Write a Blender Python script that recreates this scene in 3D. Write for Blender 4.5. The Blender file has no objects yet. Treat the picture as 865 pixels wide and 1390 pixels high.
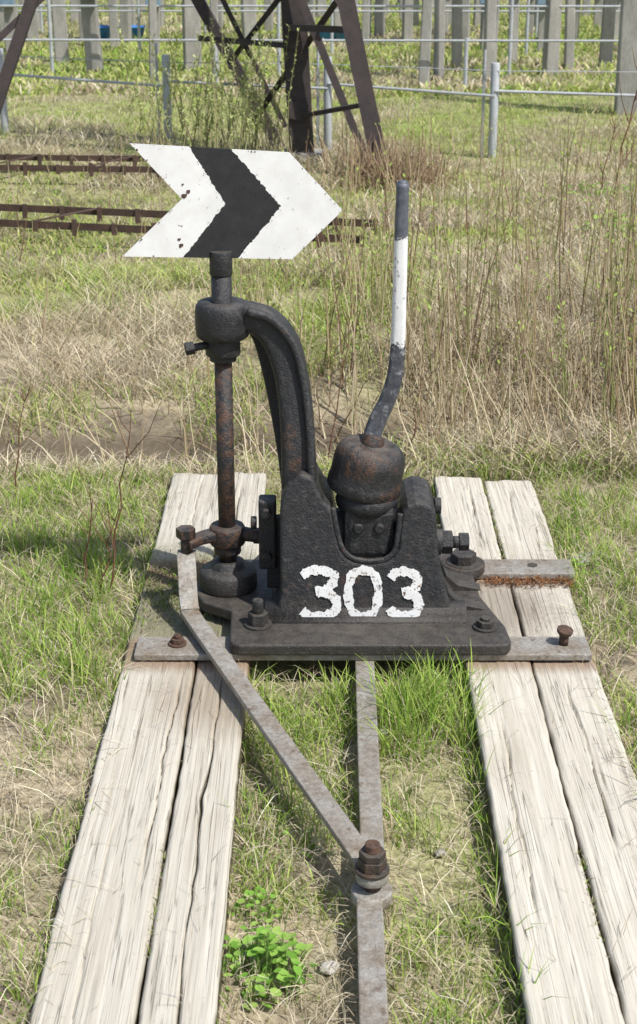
import bpy, math, random
import numpy as np
from mathutils import Vector, Matrix
random.seed(7); RNG=np.random.default_rng(11)
scene=bpy.context.scene
COL=scene.collection

# ---------------------------------------------------------------- noise / terrain
def vnoise(x,y,sc,seed=0):
    x=np.asarray(x,float)/sc; y=np.asarray(y,float)/sc
    xi=np.floor(x); yi=np.floor(y); fx=x-xi; fy=y-yi
    fx=fx*fx*(3-2*fx); fy=fy*fy*(3-2*fy)
    def h(a,b):
        v=np.sin(a*127.1+b*311.7+seed*74.7)*43758.5453
        return v-np.floor(v)
    return (h(xi,yi)*(1-fx)+h(xi+1,yi)*fx)*(1-fy)+(h(xi,yi+1)*(1-fx)+h(xi+1,yi+1)*fx)*fy
def sstep(a,b,x):
    t=np.clip((x-a)/(b-a),0,1); return t*t*(3-2*t)
def terrain(x,y):
    x=np.asarray(x,float); y=np.asarray(y,float)
    z=-0.040-0.060*sstep(4.4,7.5,y)
    inner=sstep(-.2,-.14,x)*(1-sstep(.34,.40,x))*(1-sstep(4.4,4.8,y))
    z=z-0.035*inner
    d=np.exp(-((y-5.35-0.12*np.sin(x*1.3))/.38)**2)
    z=z-0.19*d
    fade=np.clip(1-(np.abs(x)+np.abs(y))/260,0,1)
    z=z+(vnoise(x,y,.12,1)-.5)*.018+(vnoise(x,y,.45,2)-.5)*.03*sstep(.0,1,np.abs(x)-.3+sstep(4.6,5,y))
    z=z+(vnoise(x,y,1.7,3)-.5)*.10*sstep(5.5,8,y)*fade
    return z

# ---------------------------------------------------------------- material helpers
def newmat(name):
    m=bpy.data.materials.new(name); m.use_nodes=True
    nt=m.node_tree; nt.nodes.clear()
    out=nt.nodes.new('ShaderNodeOutputMaterial')
    return m,nt,out
def N(nt,t,**k):
    n=nt.nodes.new(t)
    for a,b in k.items(): setattr(n,a,b)
    return n
def noise(nt,vec,scale,detail=6,rough=.6,dist=0):
    n=N(nt,'ShaderNodeTexNoise'); n.inputs['Scale'].default_value=scale
    n.inputs['Detail'].default_value=detail; n.inputs['Roughness'].default_value=rough
    n.inputs['Distortion'].default_value=dist
    nt.links.new(vec,n.inputs['Vector']); return n.outputs['Fac']
def ramp(nt,fac,stops):
    r=N(nt,'ShaderNodeValToRGB'); e=r.color_ramp.elements
    while len(e)<len(stops): e.new(.5)
    for i,(p,c) in enumerate(stops):
        e[i].position=p
        e[i].color=(c,c,c,1) if isinstance(c,(int,float)) else (*c,1)
    nt.links.new(fac,r.inputs['Fac']); return r.outputs['Color']
def mix(nt,fac,a,b,mode='MIX'):
    m=N(nt,'ShaderNodeMix',data_type='RGBA',blend_type=mode)
    if isinstance(fac,(int,float)): m.inputs[0].default_value=fac
    else: nt.links.new(fac,m.inputs[0])
    for i,v in ((6,a),(7,b)):
        if isinstance(v,tuple): m.inputs[i].default_value=(*v,1)
        else: nt.links.new(v,m.inputs[i])
    return m.outputs[2]
def math_(nt,op,a,b=0.):
    m=N(nt,'ShaderNodeMath',operation=op)
    for i,v in ((0,a),(1,b)):
        if isinstance(v,(int,float)): m.inputs[i].default_value=v
        else: nt.links.new(v,m.inputs[i])
    return m.outputs[0]
def coords(nt,scale=(1,1,1)):
    tc=N(nt,'ShaderNodeNewGeometry'); mp=N(nt,'ShaderNodeMapping')
    mp.inputs['Scale'].default_value=scale
    nt.links.new(tc.outputs['Position'],mp.inputs['Vector']); return mp.outputs['Vector']
def finish(nt,out,col,rough=.6,bump=None,bstr=.3,bdist=.003,metal=0.,spec=.5):
    p=N(nt,'ShaderNodeBsdfPrincipled')
    if isinstance(col,tuple): p.inputs['Base Color'].default_value=(*col,1)
    else: nt.links.new(col,p.inputs['Base Color'])
    if isinstance(rough,(int,float)): p.inputs['Roughness'].default_value=rough
    else: nt.links.new(rough,p.inputs['Roughness'])
    if isinstance(metal,(int,float)): p.inputs['Metallic'].default_value=metal
    p.inputs['Specular IOR Level'].default_value=spec
    if bump is not None:
        b=N(nt,'ShaderNodeBump'); b.inputs['Strength'].default_value=bstr; b.inputs['Distance'].default_value=bdist
        nt.links.new(bump,b.inputs['Height']); nt.links.new(b.outputs['Normal'],p.inputs['Normal'])
    nt.links.new(p.outputs['BSDF'],out.inputs['Surface'])

def mat_black(name,rust=.5,base=(.012,.012,.0135),dustamt=.75):
    m,nt,out=newmat(name); v=coords(nt)
    n1=noise(nt,v,9,6,.65); n2=noise(nt,v,60,5,.7); n3=noise(nt,v,220,3,.6); n4=noise(nt,v,26,5,.7)
    dust=ramp(nt,n2,[(.35,base),(.58,(.022,.022,.024)),(.72,(.075,.070,.062))])
    rc=ramp(nt,n3,[(.3,(.035,.018,.011)),(.7,(.12,.058,.032))])
    f=math_(nt,'MULTIPLY',ramp(nt,n1,[(.70-.3*rust,0.),(.80-.3*rust,1.)]),ramp(nt,n2,[(.42,0.),(.6,1.)]))
    col=mix(nt,f,dust,rc)
    chip=ramp(nt,n4,[(.66,0.),(.70,.6)]); col=mix(nt,chip,col,rc)
    g=N(nt,'ShaderNodeNewGeometry'); s=N(nt,'ShaderNodeSeparateXYZ'); nt.links.new(g.outputs['Normal'],s.inputs[0])
    up=ramp(nt,s.outputs['Z'],[(.6,0.),(1.,1.)])
    up=math_(nt,'MULTIPLY',up,ramp(nt,n4,[(.38,.05),(.68,dustamt)]))
    col=mix(nt,up,col,(.13,.115,.095))
    s2=N(nt,'ShaderNodeSeparateXYZ'); nt.links.new(g.outputs['Position'],s2.inputs[0])
    foot=ramp(nt,math_(nt,'ADD',s2.outputs['Z'],math_(nt,'MULTIPLY',n4,-.14)),[(.0,.4),(.06,0.)])
    col=mix(nt,foot,col,(.07,.058,.045))
    sp=ramp(nt,n3,[(.66,0.),(.72,.35)]); col=mix(nt,sp,col,(.20,.18,.15))
    h=math_(nt,'ADD',math_(nt,'MULTIPLY',n2,.8),math_(nt,'MULTIPLY',n3,.5))
    finish(nt,out,col,ramp(nt,n2,[(.3,.36),(.7,.66)]),h,.9,.005); return m
def mat_rust(name,a=(.05,.03,.022),b=(.16,.08,.045),c=(.03,.022,.02)):
    m,nt,out=newmat(name); v=coords(nt)
    n1=noise(nt,v,14,6,.7); n2=noise(nt,v,110,4,.7)
    col=mix(nt,ramp(nt,n1,[(.4,0.),(.62,1.)]),ramp(nt,n2,[(.3,c),(.6,a)]),ramp(nt,n2,[(.35,a),(.7,b)]))
    finish(nt,out,col,.8,n2,.6,.003); return m
def mat_steel(name):
    m,nt,out=newmat(name); v=coords(nt)
    n1=noise(nt,v,10,6,.7); n2=noise(nt,v,90,5,.7); n3=noise(nt,v,350,3,.6); n4=noise(nt,v,38,5,.75)
    col=mix(nt,ramp(nt,n1,[(.40,0.),(.66,1.)]),ramp(nt,n2,[(.3,(.23,.215,.19)),(.7,(.42,.40,.36))]),ramp(nt,n2,[(.3,(.15,.115,.08)),(.7,(.29,.24,.18))]))
    col=mix(nt,ramp(nt,n4,[(.56,0.),(.66,.75)]),col,(.13,.085,.055))
    col=mix(nt,ramp(nt,n3,[(.58,0.),(.70,.6)]),col,(.08,.06,.045))
    finish(nt,out,col,.55,math_(nt,'ADD',math_(nt,'ADD',n2,n3),n4),.6,.003,metal=0.1); return m
def mat_white(name,chips=.5,cs=70):
    m,nt,out=newmat(name); v=coords(nt)
    n1=noise(nt,v,12,6,.65); n2=noise(nt,v,cs,6,.75); n3=noise(nt,v,25,4,.6)
    col=ramp(nt,n1,[(.3,(.68,.68,.67)),(.7,(.80,.80,.79))])
    col=mix(nt,ramp(nt,n3,[(.48,0.),(.8,.4)]),col,(.60,.575,.52))
    f=ramp(nt,n2,[(.80-.28*chips,0.),(.83-.28*chips,1.)])
    rust=ramp(nt,n3,[(.4,(.04,.036,.036)),(.6,(.20,.10,.045))])
    col=mix(nt,f,col,rust)
    finish(nt,out,col,.45,math_(nt,'SUBTRACT',math_(nt,'MULTIPLY',n1,.5),math_(nt,'MULTIPLY',f,.5)),.4,.002); return m
def mat_lever():
    m,nt,out=newmat('lever_paint'); v=coords(nt)
    g=N(nt,'ShaderNodeNewGeometry'); s=N(nt,'ShaderNodeSeparateXYZ'); nt.links.new(g.outputs['Position'],s.inputs[0])
    n2=noise(nt,v,60,6,.7); n1=noise(nt,v,18,6,.7)
    z=math_(nt,'ADD',s.outputs['Z'],math_(nt,'MULTIPLY',math_(nt,'SUBTRACT',n2,.5),.09))
    lo=math_(nt,'GREATER_THAN',z,.735)
    white=ramp(nt,n1,[(.3,(.66,.66,.66)),(.7,(.80,.80,.80))])
    chip=ramp(nt,n2,[(.60,0.),(.64,1.)]); white=mix(nt,chip,white,(.12,.11,.12))
    blue=ramp(nt,n2,[(.3,(.045,.052,.07)),(.7,(.13,.14,.165))])
    dk=ramp(nt,n2,[(.3,(.03,.032,.042)),(.55,(.08,.085,.10)),(.66,(.3,.3,.31))])
    col=mix(nt,lo,dk,white)
    m2=math_(nt,'GREATER_THAN',z,1.0)
    col=mix(nt,m2,col,blue)
    finish(nt,out,col,.5,n2,.5,.002); return m
def mat_wood(name,seed=0.,tone=1.):
    m,nt,out=newmat(name)
    g=N(nt,'ShaderNodeNewGeometry')
    add=N(nt,'ShaderNodeVectorMath',operation='ADD'); add.inputs[1].default_value=(seed,seed*3.1,0)
    nt.links.new(g.outputs['Position'],add.inputs[0])
    def mp(sc):
        q=N(nt,'ShaderNodeMapping'); q.inputs['Scale'].default_value=sc; nt.links.new(add.outputs[0],q.inputs['Vector']); return q.outputs['Vector']
    fine=noise(nt,mp((340,4,120)),1,4,.65,.15)
    med=noise(nt,mp((70,1.2,40)),1,5,.6,.3)
    crack=noise(nt,mp((30,.5,20)),1,3,.5,.3)
    crack2=noise(nt,mp((62,.9,30)),1,3,.5,.3)
    big=noise(nt,mp((5,2.2,5)),1,5,.6)
    spot=noise(nt,mp((90,60,60)),1,4,.7)
    T=lambda c:tuple(tone*q for q in c)
    col=ramp(nt,med,[(.25,T((.41,.37,.30))),(.5,T((.51,.475,.40))),(.75,T((.59,.555,.48)))])
    col=mix(nt,ramp(nt,fine,[(.30,.62),(.50,0.)]),col,(.29,.245,.185))
    b1=ramp(nt,crack,[(.489,0.),(.498,1.),(.502,1.),(.511,0.)])
    gate=ramp(nt,big,[(.45,0.),(.55,1.)])
    b2=ramp(nt,crack2,[(.492,0.),(.499,1.),(.501,1.),(.508,0.)])
    gate2=ramp(nt,big,[(.44,1.),(.52,0.)])
    hair=math_(nt,'MAXIMUM',math_(nt,'MULTIPLY',b1,gate),math_(nt,'MULTIPLY',b2,gate2))
    col=mix(nt,math_(nt,'MULTIPLY',hair,.7),col,(.10,.08,.055))
    col=mix(nt,ramp(nt,big,[(.55,0.),(.72,.45)]),col,(.36,.31,.235))
    col=mix(nt,ramp(nt,spot,[(.64,0.),(.74,.5)]),col,(.22,.18,.13))
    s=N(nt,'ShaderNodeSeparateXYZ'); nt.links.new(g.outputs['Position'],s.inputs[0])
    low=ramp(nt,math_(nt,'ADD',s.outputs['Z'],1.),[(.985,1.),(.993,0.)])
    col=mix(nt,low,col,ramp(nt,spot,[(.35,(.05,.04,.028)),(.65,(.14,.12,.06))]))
    d=N(nt,'ShaderNodeVectorMath',operation='DISTANCE'); d.inputs[1].default_value=(-.36,3.62,0)
    nt.links.new(g.outputs['Position'],d.inputs[0])
    st=math_(nt,'ADD',d.outputs['Value'],math_(nt,'MULTIPLY',spot,-.3))
    col=mix(nt,ramp(nt,st,[(.08,.8),(.26,0.)]),col,ramp(nt,spot,[(.35,(.09,.075,.045)),(.6,(.18,.18,.08))]))
    d2=N(nt,'ShaderNodeVectorMath',operation='DISTANCE'); d2.inputs[1].default_value=(-.20,3.08,0)
    nt.links.new(g.outputs['Position'],d2.inputs[0])
    st=math_(nt,'ADD',d2.outputs['Value'],math_(nt,'MULTIPLY',med,-.2))
    col=mix(nt,ramp(nt,st,[(.0,.65),(.14,0.)]),col,(.25,.19,.13))
    d3=N(nt,'ShaderNodeVectorMath',operation='DISTANCE'); d3.inputs[1].default_value=(.44,3.55,0)
    nt.links.new(g.outputs['Position'],d3.inputs[0])
    st=math_(nt,'ADD',d3.outputs['Value'],math_(nt,'MULTIPLY',spot,-.2))
    col=mix(nt,ramp(nt,st,[(.02,.6),(.16,0.)]),col,(.17,.135,.10))
    yb=math_(nt,'MINIMUM',math_(nt,'ABSOLUTE',math_(nt,'SUBTRACT',s.outputs['Y'],3.29)),math_(nt,'ABSOLUTE',math_(nt,'SUBTRACT',s.outputs['Y'],3.78)))
    rs=math_(nt,'SUBTRACT',yb,math_(nt,'MULTIPLY',fine,.12))
    col=mix(nt,ramp(nt,rs,[(.0,.75),(.045,0.)]),col,(.22,.14,.085))
    h=math_(nt,'SUBTRACT',math_(nt,'ADD',math_(nt,'MULTIPLY',fine,.6),math_(nt,'MULTIPLY',med,.4)),math_(nt,'MULTIPLY',hair,1.))
    finish(nt,out,col,.85,h,.6,.003,spec=.2); return m
def mat_ground():
    m,nt,out=newmat('ground_soil_and_thatch'); v=coords(nt)
    g=N(nt,'ShaderNodeNewGeometry'); s=N(nt,'ShaderNodeSeparateXYZ'); nt.links.new(g.outputs['Position'],s.inputs[0])
    big=noise(nt,v,.55,3,.6); mid=noise(nt,v,4,5,.65); fine=noise(nt,v,50,5,.75)
    straw=ramp(nt,fine,[(.3,(.20,.16,.10)),(.5,(.38,.32,.215)),(.7,(.55,.48,.35))])
    soil=ramp(nt,fine,[(.3,(.09,.072,.052)),(.7,(.23,.19,.14))])
    green=ramp(nt,fine,[(.3,(.13,.17,.04)),(.6,(.29,.36,.09)),(.8,(.42,.46,.16))])
    near=mix(nt,ramp(nt,mid,[(.36,0.),(.58,1.)]),soil,straw)
    yy=math_(nt,'MULTIPLY',s.outputs['Y'],.05)
    f1=ramp(nt,yy,[(.40,.0),(.65,.8),(.9,1.)])
    gm=math_(nt,'ADD',math_(nt,'MULTIPLY',ramp(nt,big,[(.47,0.),(.6,1.)]),.45),math_(nt,'MULTIPLY',f1,.5))
    gm=math_(nt,'MULTIPLY',gm,ramp(nt,mid,[(.3,.35),(.55,1.)]))
    col=mix(nt,gm,near,green)
    wet=ramp(nt,math_(nt,'ADD',s.outputs['Z'],1.),[(.80,.85),(.89,0.)])
    col=mix(nt,wet,col,(.08,.062,.045))
    finish(nt,out,col,.95,None,spec=.1); return m
def mat_foliage(name,trans=.3):
    m,nt,out=newmat(name)
    a=N(nt,'ShaderNodeAttribute',attribute_name='Col')
    d=N(nt,'ShaderNodeBsdfDiffuse'); t=N(nt,'ShaderNodeBsdfTranslucent'); mx=N(nt,'ShaderNodeMixShader')
    nt.links.new(a.outputs['Color'],d.inputs['Color']); nt.links.new(a.outputs['Color'],t.inputs['Color'])
    mx.inputs[0].default_value=trans
    nt.links.new(d.outputs[0],mx.inputs[1]); nt.links.new(t.outputs[0],mx.inputs[2])
    nt.links.new(mx.outputs[0],out.inputs['Surface']); return m
def mat_simple(name,c1,c2,sc=12,rough=.7,stretch=(1,1,1),bs=.3):
    m,nt,out=newmat(name); v=coords(nt,stretch)
    n=noise(nt,v,sc,5,.65); n2=noise(nt,v,sc*9,4,.65)
    col=mix(nt,ramp(nt,n2,[(.35,.35),(.6,0.)]),ramp(nt,n,[(.3,c1),(.7,c2)]),tuple(.6*x for x in c1))
    finish(nt,out,col,rough,n2,bs,.004); return m
def mat_water():
    m,nt,out=newmat('puddle_water'); v=coords(nt)
    n=noise(nt,v,30,3,.5)
    finish(nt,out,(.05,.045,.035),.08,n,.08,.01,spec=.8); return m

M_BLACK=mat_black('worn_black_paint',.42)
M_BLACKR=mat_black('black_paint_rusting',1.0)
M_RUST=mat_rust('rust_brown')
M_CAP=mat_black('cap_rusty_iron',.78,(.014,.013,.012),.9)
M_TOWER=mat_rust('tower_rust',(.052,.040,.040),(.085,.062,.054),(.034,.029,.030))
M_RAILRUST=mat_rust('girder_rust',(.075,.045,.032),(.13,.075,.05),(.04,.028,.024))
M_STEEL=mat_steel('dusty_steel')
M_WHITE=mat_white('white_sign_paint',.58)
M_DIGIT=mat_white('white_brushed_paint',.83,95)
M_SBLACK=mat_simple('sign_black_paint',(.012,.012,.014),(.028,.028,.032),30,.5)
M_LEVER=mat_lever()
M_WOOD=mat_wood('weathered_timber',0.,1.0); M_WOOD2=mat_wood('weathered_timber_pale',5.3,1.07)
M_GROUND=mat_ground()
M_GRASS=mat_foliage('grass_blades'); M_STRAW=mat_foliage('dry_straw',.2); M_LEAF=mat_foliage('leaf',.35)
M_CONC=mat_simple('concrete_weathered',(.25,.24,.215),(.42,.40,.365),6,.9,(1,1,.35))
M_GALV=mat_simple('galvanised_pipe',(.36,.38,.40),(.52,.54,.56),8,.5)
M_BLUE=mat_simple('blue_plastic',(.03,.16,.48),(.05,.25,.62),8,.5)
M_GREYBOX=mat_simple('grey_enamel',(.16,.25,.33),(.24,.34,.42),8,.5)
M_GLINT=mat_simple('pale_glint_film',(.40,.41,.42),(.60,.60,.60),14,.3)  # pale colour painted to pass for a wet glint
M_STONE=mat_simple('pale_stone',(.35,.33,.29),(.55,.52,.47),20,.8)
M_WATER=mat_water()

# ---------------------------------------------------------------- mesh helpers
def empty(name,loc=(0,0,0)):
    e=bpy.data.objects.new(name,None); e.location=loc; e.empty_display_size=.2; COL.objects.link(e); return e
def mk(name,verts,faces,mat=None,parent=None,smooth=False,bevel=0,bseg=2,sub=0):
    me=bpy.data.meshes.new(name); me.from_pydata([tuple(v) for v in verts],[],[tuple(f) for f in faces]); me.update()
    o=bpy.data.objects.new(name,me); COL.objects.link(o)
    if mat: me.materials.append(mat)
    if bevel:
        b=o.modifiers.new('bevel','BEVEL'); b.width=bevel; b.segments=bseg; b.limit_method='ANGLE'; b.angle_limit=math.radians(38)
    if sub:
        s=o.modifiers.new('sub','SUBSURF'); s.levels=sub; s.render_levels=sub
    if smooth: me.polygons.foreach_set('use_smooth',[True]*len(me.polygons))
    if parent:
        o.parent=parent; o.matrix_parent_inverse=Matrix.Translation(-Vector(parent.location))
    return o
def frame(d):
    d=Vector(d).normalized(); r=Vector((0,0,1)) if abs(d.z)<.9 else Vector((0,1,0))
    a=d.cross(r).normalized(); b=a.cross(d).normalized(); return a,b
def cyl(name,p0,p1,r0,r1=None,n=24,mat=None,parent=None,bevel=0,smooth=True):
    r1=r0 if r1 is None else r1; p0=Vector(p0);p1=Vector(p1); a,b=frame(p1-p0)
    vs=[];fs=[]
    for p,r in((p0,r0),(p1,r1)):
        for i in range(n):
            t=2*math.pi*i/n; vs.append(p+a*math.cos(t)*r+b*math.sin(t)*r)
    for i in range(n): fs.append((i,i+n,(i+1)%n+n,(i+1)%n))
    fs.append(tuple(range(n))); fs.append(tuple(range(2*n-1,n-1,-1)))
    o=mk(name,vs,fs,mat,parent,False,bevel)
    if smooth and n>8:
        for p in o.data.polygons:
            if len(p.vertices)==4: p.use_smooth=True
    return o
def hexn(name,p0,p1,r,mat,parent,bevel=.002): return cyl(name,p0,p1,r,r,6,mat,parent,bevel,False)
def box(name,c,s,mat,parent=None,bevel=.003,rot=(0,0,0)):
    R=Matrix.Rotation(rot[2],3,'Z')@Matrix.Rotation(rot[1],3,'Y')@Matrix.Rotation(rot[0],3,'X')
    vs=[Vector(c)+R@Vector((x*s[0]/2,y*s[1]/2,z*s[2]/2)) for x in(-1,1) for y in(-1,1) for z in(-1,1)]
    fs=[(0,1,3,2),(4,6,7,5),(0,4,5,1),(2,3,7,6),(0,2,6,4),(1,5,7,3)]
    return mk(name,vs,fs,mat,parent,False,bevel)
def lathe(name,prof,c,mat,parent=None,n=40,rot=(0,0,0),smooth=True,bevel=0):
    R=Matrix.Rotation(rot[1],3,'Y')@Matrix.Rotation(rot[0],3,'X')
    vs=[];fs=[]
    for r,z in prof:
        for i in range(n):
            t=2*math.pi*i/n; vs.append(Vector(c)+R@Vector((r*math.cos(t),r*math.sin(t),z)))
    k=len(prof)
    for j in range(k-1):
        for i in range(n): fs.append((j*n+i,j*n+(i+1)%n,(j+1)*n+(i+1)%n,(j+1)*n+i))
    return mk(name,vs,fs,mat,parent,smooth,bevel)
def catmull(P,n=8):
    P=[Vector(p) for p in P]; Q=[2*P[0]-P[1]]+P+[2*P[-1]-P[-2]]; out=[]
    for i in range(1,len(Q)-2):
        for j in range(n):
            t=j/n; a,b,c,d=Q[i-1],Q[i],Q[i+1],Q[i+2]
            out.append(.5*((2*b)+(c-a)*t+(2*a-5*b+4*c-d)*t*t+(3*b-a-3*c+d)*t**3))
    out.append(P[-1]); return out
def sweep(name,path,w,d,ref,mat,parent=None,rnd=.3,n=8,smoothpath=True):
    ref=Vector(ref)
    if smoothpath:
        pts=catmull([Vector((*p,)) for p in path],n)
        m=len(path)
        def interp(a):
            if isinstance(a,(int,float)): return [a]*len(pts)
            return [np.interp(i/n,range(m),a) for i in range(len(pts))]
        W=interp(w);D=interp(d)
    else:
        pts=[Vector(p) for p in path]; W=[w]*len(pts) if isinstance(w,(int,float)) else w; D=[d]*len(pts) if isinstance(d,(int,float)) else d
    sec=[]
    K=5
    for (cx,cy,a0) in ((1,1,0),(-1,1,90),(-1,-1,180),(1,-1,270)):
        for k in range(K):
            a=math.radians(a0+90*k/(K-1)); sec.append((cx,cy,math.cos(a),math.sin(a)))
    vs=[];fs=[];S=len(sec)
    for i,p in enumerate(pts):
        T=(pts[min(i+1,len(pts)-1)]-pts[max(i-1,0)]).normalized()
        A=T.cross(ref).normalized(); B=A.cross(T).normalized()
        r=rnd*min(W[i],D[i])
        for cx,cy,c,s in sec:
            vs.append(p+A*(cx*(W[i]/2-r)+c*r)+B*(cy*(D[i]/2-r)+s*r))
    for i in range(len(pts)-1):
        for k in range(S): fs.append((i*S+k,i*S+(k+1)%S,(i+1)*S+(k+1)%S,(i+1)*S+k))
    c0=len(fs); fs.append(tuple(range(S-1,-1,-1))); fs.append(tuple(range((len(pts)-1)*S,len(pts)*S)))
    o=mk(name,vs,fs,mat,parent,True)
    o.data.polygons[c0].use_smooth=False;o.data.polygons[c0+1].use_smooth=False
    return o
def fixn(o):
    import bmesh
    bm=bmesh.new(); bm.from_mesh(o.data); bmesh.ops.recalc_face_normals(bm,faces=bm.faces); bm.to_mesh(o.data); bm.free()
def extrude_xz(name,outline,y0,y1,mat,parent=None,bevel=.004,shear=0.,z0=0.):
    n=len(outline); vs=[(x,y0+shear*(z-z0),z) for x,z in outline]+[(x,y1,z) for x,z in outline]
    fs=[tuple(reversed((i,(i+1)%n,(i+1)%n+n,i+n))) for i in range(n)]
    fs.append(tuple(range(n))); fs.append(tuple(range(2*n-1,n-1,-1)))
    o=mk(name,vs,fs,mat,parent,False,bevel,3)
    fixn(o); return o
def extrude_xy(name,outline,z0,z1,mat,parent=None,bevel=.004):
    n=len(outline); vs=[(x,y,z0) for x,y in outline]+[(x,y,z1) for x,y in outline]
    fs=[(i,(i+1)%n,(i+1)%n+n,i+n) for i in range(n)]
    fs.append(tuple(reversed(range(n)))); fs.append(tuple(range(n,2*n)))
    o=mk(name,vs,fs,mat,parent,False,bevel,3); fixn(o); return o
def angle_iron(name,p0,p1,w,t,mat,parent,flip=1):
    p0=Vector(p0);p1=Vector(p1); T=(p1-p0).normalized(); ref=Vector((0,1,0))
    A=T.cross(ref).normalized()*flip; B=A.cross(T).normalized()*flip
    if B.y>0: B=-B
    sec=[(0,0),(w,0),(w,t),(t,t),(t,w),(0,w)]
    vs=[p+A*(a-w/2)-B*(b-w/2) for p in(p0,p1) for a,b in sec]
    fs=[(i,(i+1)%6,(i+1)%6+6,i+6) for i in range(6)]+[(0,3,4,5),(0,1,2,3),(6,11,10,9),(6,9,8,7)]
    o=mk(name,vs,fs,mat,parent); fixn(o); return o

# ---------------------------------------------------------------- ground
def axis(segs):
    a=[]
    for s,e,st in segs: a+=list(np.arange(s,e,st))
    a.append(segs[-1][1]); return np.array(a)
xs=axis([(-400,-60,40),(-60,-12,4),(-12,-3,.5),(-3,3,.04),(3,12,.5),(12,60,4),(60,400,40)])
ys=axis([(-60,-4,8),(-4,1.2,.4),(1.2,8,.04),(8,16,.2),(16,60,2),(60,600,40)])
X,Y=np.meshgrid(xs,ys); Z=terrain(X,Y)
nx,ny=len(xs),len(ys)
idx=np.arange(nx*ny).reshape(ny,nx)
F=np.stack([idx[:-1,:-1],idx[:-1,1:],idx[1:,1:],idx[1:,:-1]],-1).reshape(-1,4)
def fastmesh(name,V,quads=None,tris=None,mat=None,colors=None,parent=None,smooth=False):
    me=bpy.data.meshes.new(name); V=np.ascontiguousarray(V,dtype=np.float32)
    me.vertices.add(len(V)); me.vertices.foreach_set('co',V.ravel())
    li=[];st=[];off=0
    if quads is not None and len(quads):
        li.append(quads.ravel()); st.append(np.arange(len(quads))*4); off=len(quads)*4
    if tris is not None and len(tris):
        li.append(tris.ravel()); st.append(off+np.arange(len(tris))*3)
    li=np.concatenate(li).astype(np.int32); st=np.concatenate(st).astype(np.int32)
    me.loops.add(len(li)); me.loops.foreach_set('vertex_index',li)
    me.polygons.add(len(st)); me.polygons.foreach_set('loop_start',st)
    me.update(calc_edges=True); me.validate()
    if colors is not None:
        at=me.attributes.new('Col','FLOAT_COLOR','POINT')
        c=np.ones((len(V),4),np.float32); c[:,:3]=colors; at.data.foreach_set('color',c.ravel())
    if smooth: me.polygons.foreach_set('use_smooth',np.ones(len(me.polygons),dtype=bool))
    o=bpy.data.objects.new(name,me); COL.objects.link(o)
    if mat: me.materials.append(mat)
    if parent: o.parent=parent; o.matrix_parent_inverse=Matrix.Translation(-Vector(parent.location))
    return o
fastmesh('ground',np.stack([X,Y,Z],-1).reshape(-1,3),quads=F,mat=M_GROUND,smooth=True)
mk('puddle',[(-3.2,4.95,-.232),(-.35,4.95,-.232),(-.35,5.75,-.232),(-3.2,5.75,-.232)],[(0,1,2,3)],M_WATER)

# ---------------------------------------------------------------- grass
PAL={'g':np.array([[.20,.34,.055],[.28,.42,.075],[.37,.48,.11],[.44,.53,.14]]),
     's':np.array([[.62,.53,.37],[.50,.42,.28],[.70,.62,.46],[.36,.29,.19],[.55,.49,.37]]),
     'y':np.array([[.48,.49,.18],[.55,.53,.25],[.40,.45,.14]])}
def blades(name,x,y,h,w,lean,pal,mat,z=None,colvar=.18,bend=1.,azi=None):
    n=len(x); z=terrain(x,y)-.006 if z is None else z
    ph=RNG.uniform(0,2*np.pi,n) if azi is None else azi; fa=RNG.uniform(0,2*np.pi,n)
    ld=np.stack([np.cos(ph),np.sin(ph)],-1)
    wd=np.stack([np.cos(fa),np.sin(fa)],-1)
    V=np.zeros((n,7,3)); base=np.stack([x,y,z],-1)
    S=[0,.38,.74,1.]; ws=[1,.9,.6]
    for k,s in enumerate(S):
        px=base.copy()
        px[:,:2]+=ld*(h*lean*(s*(1-bend)+bend*s**2))[:,None]
        px[:,2]+=h*s*np.sqrt(np.clip(1-(lean*s*.75)**2,.02,1))
        if k<3:
            o=wd*(w*ws[k]/2)[:,None]
            V[:,2*k]=px; V[:,2*k+1]=px
            V[:,2*k,:2]-=o; V[:,2*k+1,:2]+=o
        else: V[:,6]=px
    b=(np.arange(n)*7)[:,None]
    q=np.concatenate([b+np.array([0,1,3,2]),b+np.array([2,3,5,4])])
    t=b+np.array([4,5,6])
    c=pal*(1+RNG.normal(0,colvar,(n,1)))
    c=np.repeat(np.clip(c,.01,.85)[:,None,:],7,1)
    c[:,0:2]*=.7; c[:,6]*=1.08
    return fastmesh(name,V.reshape(-1,3),q,t,mat,np.clip(c,0,.9).reshape(-1,3))
def pick(keys,n,p=None):
    P=np.concatenate([PAL[k] for k in keys]); return P[RNG.integers(0,len(P),n)]
def clear_timber(x,y,m=.0):
    xr=x-.012*(y-3.3)
    t=((x>-.484-m)&(x<-.17+m)&(y<4.62))|((xr>.365-m)&(xr<.685+m)&(y<4.62))
    t|=(x>-.33)&(x<.48)&(y>3.25)&(y<3.84)
    return ~t
def halfw(y): return .75+.30*y
def scatter(n,y0,y1,power=1.):
    y=y0+(y1-y0)*RNG.random(n)**power
    x=(RNG.random(n)*2-1)*halfw(y); return x,y
x,y=scatter(112000,1.5,4.78)
bn=vnoise(x,y,.30,5)*.5+vnoise(x,y,.10,6)*.5
inn=(np.abs(x-.1)<.27)
dens=sstep(.42,.67,bn+.24*sstep(2.7,3.8,y)*(np.abs(x)>.45)+.03*inn-.06*((x<-.48)&(y<3.0)))
k=clear_timber(x,y,.0)&(RNG.random(len(x))<dens*.9+.025); x=x[k];y=y[k]
n=len(x); hv=(.018+.036*RNG.random(n)**1.6)*(1+.9*vnoise(x,y,.2,9))
hv*=1+.2*(np.abs(x-.1)<.27)
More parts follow.
